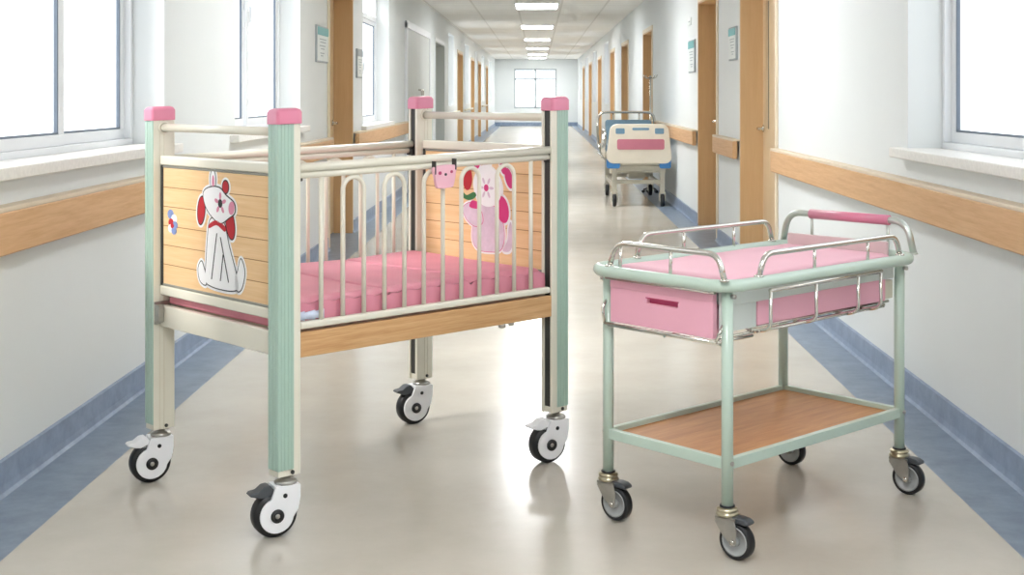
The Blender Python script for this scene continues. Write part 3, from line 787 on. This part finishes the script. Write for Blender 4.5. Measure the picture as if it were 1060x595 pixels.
for k in range(6):
    a = k * 2 * PI / 6; L_.append((ell(.352 + .026 * math.cos(a), .868 + .026 * math.sin(a), .012, .005, a), M['slilac'], 5, False))
L_ += [(ell(.452, .895, .024, .040, .05), M['sred'], 3, False), ([(.475, .846), (.455, .838), (.42, .850), (.405, .842), (.42, .828), (.45, .822), (.480, .832)], M['sgreen'], 4, True),
       ([(.425, .822), (.385, .812), (.40, .795), (.44, .80)], M['smag'], 5, True)]
sticker(foot_panel, UF, L_, 'panel_sticker', 'white, magenta and lilac sticker with a red bud')

# small pink name tag clipped on the gate rail
tg = thing('name_tag', 'small pale pink cup-shaped tag clipped on the front side rail of the cot', 'tag', (-.700, 3.544, 0), CT)
y_ = -.002; X = Matrix(((1, 0, 0, 0), (0, 0, -1, y_), (0, 1, 0, 0), (0, 0, 0, 1)))
b = MB(); b.prism(smooth_closed([(.534, .982), (.614, .984), (.616, .960), (.608, .925), (.597, .918), (.553, .917), (.542, .925), (.536, .950)]), 0, .012, None, X)
tb = b.build('tag_body', mat('pale_pink_tag', 'f2bccb', .35, coat=.3), tg, .002, 2, warp)
b = MB()
for cx, cz, a, mm_ in ((.553, .963, .006, 'pinkdd'), (.598, .965, .005, 'pinkdd'), (.575, .958, .0045, 'ink')): b.prism(ell(cx, cz, a, a * .9), .0115, .0135, M[mm_], X)
b.build('tag_dots', None, tb, warp=warp)
b = MB(); b.prism([(.534, .999), (.537, .999), (.537, .96), (.534, .96)], -.003, .014, None, X); b.prism([(.612, 1.003), (.616, 1.003), (.616, .97), (.612, .97)], -.003, .014, None, X)
split(b, 'tag_strap', M['dark'], tg, warp=warp)

# ------------------------------------------------------------------ the trolley
M['chromeg'] = mat('satin_steel', 'c9cfc8', .28, .85)
KT = .748; KW, KL = .429, .817
cart = thing('trolley', 'mint tube-frame nursing trolley with chrome guard rails and a wooden lower shelf', 'trolley', (.491, 3.415, 0), KT)
RP = .0155
for u in (0, KL):
    for v in (0, KW):
        MB().tube([(u, v, .129), (u, v, .705)], RP, n=20).build('leg', M['greenl'], cot if False else cart)
        caster_cart(cart, (u, v), -PI / 2 + math.radians(6), True)
# rim
ru0, ru1, rv0, rv1 = -.045, KL + .045, -.034, KW + .034
def rimpath(i, r, z): 
    q = []
    for cx, cy, a in ((ru1 - r - i, rv1 - r - i, 0), (ru0 + r + i, rv1 - r - i, PI / 2), (ru0 + r + i, rv0 + r + i, PI), (ru1 - r - i, rv0 + r + i, PI * 1.5)): q += [(x, y, z) for x, y in arc(cx, cy, r, a, a + PI / 2, 8)]
    return q
MB().tube(rimpath(0, .07, .705), .0165, n=18, closed=True).build('rim', M['greenl'], cart)
sc = MB()
for u in (0, KL):
    for v in (0, KW):
        s = -1 if v == 0 else 1
        sc.tube([(u, v, .700), (u, v + s * .034, .704)], .009)
        sc.lathe([(.001, 0), (.006, 0), (.006, .014), (.001, .014)], n=10, X=Matrix.Translation((u + .0, v - .0, .676)) @ Matrix.Rotation(-s * PI / 2, 4, 'X') @ Matrix.Translation((0, 0, .013)))
        sc.lathe([(.001, 0), (.006, 0), (.006, .006), (.001, .006)], n=10, X=Matrix.Translation((u, v, .243)) @ Matrix.Rotation(-s * PI / 2, 4, 'X') @ Matrix.Translation((0, 0, .013)))
split(sc, 'joint_bolt', M['zinc'], cart)
# upper tray: pale box under the rim, holding the mat
tr = MB(); a0, a1, b0, b1 = .020, KL - .020, .005, KW - .005
def boxes(mb, a0, a1, b0, b1, z0, z1, t=.006, mm_=None):
    mb.box(a0, a1, b0, b1, z0, z0 + t, mm_); mb.box(a0, a1, b0, b0 + t, z0 + t, z1, mm_); mb.box(a0, a1, b1 - t, b1, z0 + t, z1, mm_)
    mb.box(a0, a0 + t, b0 + t, b1 - t, z0 + t, z1, mm_); mb.box(a1 - t, a1, b0 + t, b1 - t, z0 + t, z1, mm_)
tr.box(a0 - .02, a1 + .02, b0, b1, .686, .702)
tr.box(a0, a1, b0 + .001, b1 - .001, .645, .687)
tray = tr.build('top_tray', M['tray'], cart, .004)
ends = MB(); ends.box(KL - .020, KL - .008, .03, KW - .03, .700, .752); ends.build('tray_end_board', mat('dusty_pink_board', 'd9bfc0', .5), cart, .004)
# flat pads lying on the tray
def pad(ua, ub, va, vb, z0, z1, label, name):
    mb = MB(); N = 24; vs = []
    def zz(u, v):
        d = min(u - ua, ub - u, v - va, vb - v); return z1 - (z1 - z0) * .45 * max(0, 1 - d / .014) ** 2 + .0012 * math.sin(u * 24) * math.sin(v * 19)
    vs = [(ua + (ub - ua) * i / N, va + (vb - va) * j / N) for j in range(N + 1) for i in range(N + 1)]
    es = lambda t: t
    def warpu(k, a, b):   # cluster lines at edges
        t = k / N; t = .5 - .5 * math.cos(PI * t); return a + (b - a) * t
    P = [(warpu(i, ua, ub), warpu(j, va, vb)) for j in range(N + 1) for i in range(N + 1)]
    mb.faces([(x, y, zz(x, y)) for x, y in P], [(j * (N + 1) + i, j * (N + 1) + i + 1, (j + 1) * (N + 1) + i + 1, (j + 1) * (N + 1) + i) for j in range(N) for i in range(N)], None, True)
    for c in (((ua, va), (ub, va)), ((ub, va), (ub, vb)), ((ub, vb), (ua, vb)), ((ua, vb), (ua, va))):
        vv = []
        for k in range(N + 1):
            t = .5 - .5 * math.cos(PI * k / N); x = c[0][0] + (c[1][0] - c[0][0]) * t; y = c[0][1] + (c[1][1] - c[0][1]) * t; vv += [(x, y, z0), (x, y, zz(x, y))]
        mb.faces(vv, [(2 * k, 2 * k + 2, 2 * k + 3, 2 * k + 1) for k in range(N)], None, True)
    mb.faces([(ua, va, z0), (ub, va, z0), (ub, vb, z0), (ua, vb, z0)], [(0, 1, 2, 3)])
    bmesh.ops.remove_doubles(mb.bm, verts=mb.bm.verts, dist=.00002)
    o = mb.build(name, M['mat2']); o.location = (.491, 3.415, 0); o.rotation_euler = (0, 0, KT); return tag(o, label, 'pad')
pad(.018, KL - .022, .022, KW - .022, .7022, .718, 'pale pink changing pad lying on the top of the trolley', 'changing_pad')

# pink drawer at the near-left end
dr = MB(); d0, d1 = .030, KW - .030
dr.box(-.022, -.004, d0 + .0, d1, .564, .652); dr.box(-.022, -.004, d0, d1, .652, .676)
dr.box(-.004, .30, d0 + .012, d1 - .012, .570, .640)
drawer = MB()
# front with a real finger slot
s0, s1, sz0, sz1 = .150, .262, .628, .642
for d in ((d0, s0, .562, .658), (s1, d1, .562, .658), (s0, s1, .562, sz0), (s0, s1, sz1, .658)): drawer.box(-.022, -.006, *d)
drawer.box(-.006, .30, d0 + .012, d1 - .012, .570, .576); drawer.box(-.006, .30, d0 + .012, d0 + .016, .576, .640); drawer.box(-.006, .30, d1 - .016, d1 - .012, .576, .640)
bmesh.ops.remove_doubles(drawer.bm, verts=drawer.bm.verts, dist=.0001)
dro = drawer.build('drawer', M['pinkdr'], cart)
MB().box(-.0245, -.022, d0, d1, .659, .679).box(-.024, -.006, d0, d1, .6585, .680).build('drawer_lip', M['pinkdr'], dro, .003)
MB().box(-.010, -.007, s0 - .002, s1 + .002, sz0 - .002, sz1 + .002).box(-.0235, -.0215, s0 - .003, s1 + .003, sz1, sz1 + .003).build('finger_slot', M['pinkdd'], dro)
dr.bm.free()
# carrier housing seen along the right side: pale box, mint band, pink side drawer
hs = MB(); hs.box(.004, .135, .010, .024, .578, .690); hs.box(.135, KL - .018, .008, .020, .648, .690); hs.box(.03, KL - .03, KW - .03, KW - .018, .58, .69)
hs.box(-.002, .008, .0165, .028, .578, .690); hs.box(.032, .135, .024, KW - .05, .580, .584)
hs.build('housing', M['tray'], cart, .002)
box('side_drawer', (.136, KL - .065, .006, KW - .06, .582, .647), M['pinkdr'], cart, .003)['label'] = 'long pale pink bin in the wire basket'
box('rear_box', (KL - .060, KL - .016, .012, .10, .585, .640), M['creamd'], cart, .003)
# chrome wires
def wire(parts, name, r=.0042, mm_=M['chrome']):
    mb = MB()
    for p in parts:
        rr = r
        if isinstance(p, tuple): p, rr = p
        mb.tube(p, rr, n=10)
    return mb.build(name, mm_, cart)
# basket on the right side
vb_ = -.052
parts = [([(.112, vb_, .684), (.640, vb_, .686)], .0058)]
for u in (.115, .318, .520, .635):
    parts.append((round_path([(u, vb_, .686), (u, vb_, .584), (u - .004, vb_ + .035, .572), (u - .004, .02, .572)], .022), .005))
parts.append(round_path([(-.0, .030, .560), (.10, .010, .566), (.75, .010, .570)], .02)); parts.append([(.10, -.020, .573), (.70, -.020, .575)])
parts.append([(.10, .016, .577), (.78, .016, .577)])
wire(parts, 'wire_basket')
wire([[(-.028, .012, .556), (-.028, KW - .012, .556)], [(-.028, .012, .556), (.12, .012, .556)], [(-.014, .012, .549), (-.014, KW - .012, .549)], round_path([(-.028, KW - .012, .556), (-.028, KW - .004, .60), (-.010, KW - .004, .62)], .01),
      [(-.020, .20, .546), (.30, .20, .565)], [(-.030, .012, .560), (-.012, .004, .60)], ([(-.028, .018, .684), (-.028, KW - .018, .684)], .0045)], 'drawer_runner')
# guard rails
def guardrail(path, mids, name='guard_rail', r=.0078, mm_=M['chrome'], rad=.035):
    mb = MB(); mb.tube(round_path(path, rad, 8), r, n=14)
    for p0, p1 in mids: mb.tube([p0, p1], .0048, n=10)
    for p in (path[0], path[-1]): mb.lathe([(.001, 0), (.013, 0), (.013, .004), (.009, .006), (.001, .006)], n=16, X=Matrix.Translation(Vector(p) - Vector((0, 0, .001))))
    return mb.build(name, mm_, cart)
zr = .720; zh = .786
ue = ru0 + .004
guardrail([(ue, .385, zr), (ue + .004, .36, zh), (ue + .004, .0, zh), (ue, -.024, zr)], [((ue, .16, zr - .012), (ue + .003, .16, zh)), ((ue, .345, zr - .010), (ue + .003, .345, zh - .01))])
ve = KW + .030
guardrail([(.150, ve, zr), (.172, ve, zh), (.775, ve, zh), (.797, ve, zr)], [((.36, ve, zr - .012), (.36, ve, zh)), ((.60, ve, zr - .012), (.60, ve, zh))])
ve = -.031
guardrail([(.092, ve, zr), (.118, ve, zh - .008), (.745, ve, zh - .008), (.770, ve, zr)], [((.34, ve, zr - .012), (.34, ve, zh - .008)), ((.60, ve, zr - .012), (.60, ve, zh - .008))])
ux = KL + .040
ph = guardrail([(ux, KW + .03, zr - .004), (ux, KW + .008, .812), (ux, .000, .812), (ux, -.024, zr - .004)], [((ux, .345, zr - .010), (ux, .345, .812)), ((ux, .065, zr - .010), (ux, .065, .812))], 'push_handle', .0105, M['chromeg'], .05)
MB().tube([(ux, .350, .812), (ux, .060, .812)], .0155, n=18).build('handle_sleeve', M['pinkcap'], ph)
# lower shelf
fr = MB(); zs0, zs1 = .226, .254
fr.box(0, KL, -.010, .008, zs0, zs1); fr.box(0, KL, KW - .008, KW + .010, zs0, zs1); fr.box(-.010, .008, 0, KW, zs0, zs1); fr.box(KL - .008, KL + .010, 0, KW, zs0, zs1)
fr.build('shelf_frame', M['greenl'], cart, .002)
box('shelf_board', (.006, KL - .006, .006, KW - .006, .230, .240), M['board'], cart)

# ------------------------------------------------------------------ the hospital bed down the corridor
bed = thing('hospital_bed', 'cream and blue wheeled hospital bed parked far back against the right wall', 'hospital bed', (.735, 13.95, 0))
BW, BL = .67, 1.75
def board(y, z0, z1, name):
    def rp(a, b, c, d, r):
        out = []
        for cx, cy, t in ((b - r, d - r, 0), (a + r, d - r, PI / 2), (a + r, c + r, PI), (b - r, c + r, PI * 1.5)): out += arc(cx, cy, r, t, t + PI / 2, 4)
        return out
    q = [(x + (.045 if x < BW / 2 else -.045) * max(0, (z_ - z0 - .06) / (z1 - z0)), z_) for x, z_ in rp(-.01, BW + .01, z0, z1, .07)]
    X = Matrix(((1, 0, 0, 0), (0, 0, -1, y), (0, 1, 0, 0), (0, 0, 0, 1)))
    o = MB().prism(q, 0, .04, None, X).build(name, M['bedcream'], bed, .008, 2)
    MB().prism(rp(.10, BW - .07, z0 + .15, z0 + .26, .02), .038, .046, None, X).build('pink_inset', M['bedpink'], o)
    h = MB()
    for a, b, c, d in ((.085, .18, z1 - .105, z1 - .045), (BW - .17, BW - .075, z1 - .105, z1 - .045), (.26, BW - .23, z1 - .065, z1 - .04)): h.prism(rp(a, b, c, d, .012), .038, .044, None, X)
    split(h, 'hand_grip', M['bedgrip'], o)
    h = MB()
    for a, b in ((-.01, .13), (BW - .12, BW + .0)): h.prism(rp(a, b, z0 - .05, z0 + .05, .02), -.01, .036, None, X)
    split(h, 'corner_bumper', M['bedblue'], o)
M['bedgrip'] = mat('bed_grip_blue', '6f93ab', .5)
board(0, .46, .88, 'footboard')
b = MB(); b.box(.03, BW - .03, .04, BL, .47, .52); b.box(.10, BW - .10, .02, .10, .38, .44); b.box(.14, BW - .14, -.01, .03, .44, .50)
b.build('mattress_deck', M['bedframe'], bed, .01)
b = MB()
for u in (.08, BW - .08):
    for y in (.10, BL - .15): b.box(u - .025, u + .025, y - .025, y + .025, .14, .47)
    b.box(u - .02, u + .02, .10, BL - .15, .20, .24)
b.box(.08, BW - .08, .08, .12, .24, .28); b.box(.08, BW - .08, BL - .17, BL - .13, .22, .26); b.box(.05, BW - .05, .06, .11, .36, .41)
b.tube([(.20, .2, .36), (.5, 1.1, .30)], .02); b.tube([(.45, .25, .33), (.25, 1.2, .36)], .025); b.box(.25, .42, .3, .7, .28, .36)
b.build('undercarriage', M['bedframe'], bed)
for u in (.08, BW - .08):
    for y in (.10, BL - .15):
        c = MB(); X = Matrix.Translation((u, y - .02, .065)) @ Matrix.Rotation(PI / 2, 4, 'Y')
        c.lathe([(.012, -.02), (.06, -.02), (.065, -.012), (.065, .012), (.06, .02), (.012, .02)], M['black'], 24, X); c.lathe([(.001, -.024), (.022, -.024), (.022, .024), (.001, .024)], M['wheelg'], 16, X)
        c.box(u - .034, u - .024, y - .04, y + .03, .06, .15, M['bedframe']); c.box(u + .024, u + .034, y - .04, y + .03, .06, .15, M['bedframe']); c.box(u - .034, u + .034, y - .03, y + .03, .135, .15, M['bedframe'])
        c.build('caster', None, bed)
bm_ = MB(); X = Matrix(((0, 0, 1, 0), (1, 0, 0, 0), (0, 1, 0, 0), (0, 0, 0, 1)))
bm_.prism([(.06, .52), (1.0, .52), (BL - .05, .80), (BL - .05, .90), (.98, .64), (.06, .64)], .06, BW - .06, None, X)
bm_.build('bed_mattress', M['bedmat'], bed, .03, 3)
b = MB(); b.tube(round_path([(.0, .80, .48), (-.03, BL - .35, .60), (-.03, BL - .02, .78), (-.02, BL, .98), (BW - .02, BL, .98), (BW - .02, BL, .50)], .10), .016)
b.tube([(.16, BL, .60), (.16, BL, .98)], .010); b.tube([(BW - .2, BL, .60), (BW - .2, BL, .98)], .010)
b.build('head_rail', M['chrome'], bed)
b = MB(); b.tube(round_path([(-.015, .18, .48), (-.015, .20, .80), (-.015, .80, .80), (-.015, .86, .48)], .08), .014)
for y in (.32, .46, .60, .74): b.tube([(-.015, y, .48), (-.015, y, .79)], .008)
b.tube(round_path([(BW - .01, .18, .48), (BW - .01, .20, .74), (BW - .01, 1.2, .74), (BW - .01, 1.25, .48)], .08), .014)
b.tube([(-.02, .06, .50), (-.02, BL - .1, .50)], .012)
b.build('side_guard', M['chrome'], bed)
# bag hanging at the bed's right corner
# IV pole
iv = thing('drip_stand', 'slim chrome drip stand with hooks standing behind the hospital bed', 'drip stand', (1.36, 15.95, 0))
MB().tube([(0, 0, .06), (0, 0, 1.42)], .011).build('pole', M['chrome'], iv)
b = MB()
for k in range(4):
    a = k * PI / 2 + .5; c, s = math.cos(a), math.sin(a)
    b.tube([(0, 0, 1.40), (.05 * c, .05 * s, 1.385), (.085 * c, .085 * s, 1.40), (.10 * c, .10 * s, 1.43)], .006, n=8)
b.build('hook', M['chrome'], iv)
b = MB(); b.lathe([(.001, .05), (.02, .05), (.02, .09), (.001, .09)])
for k in range(5):
    a = k * 2 * PI / 5 + PI; c, s = math.cos(a) * .6, math.sin(a) * .6
    b.tube([(0, 0, .07), (.14 * c, .14 * s, .04)], .010, n=8); b.lathe([(.001, 0), (.018, .006), (.022, .018), (.018, .032), (.001, .036)], n=12, X=Matrix.Translation((.14 * c, .14 * s, 0)))
b.build('base', M['darkgrey'], iv)
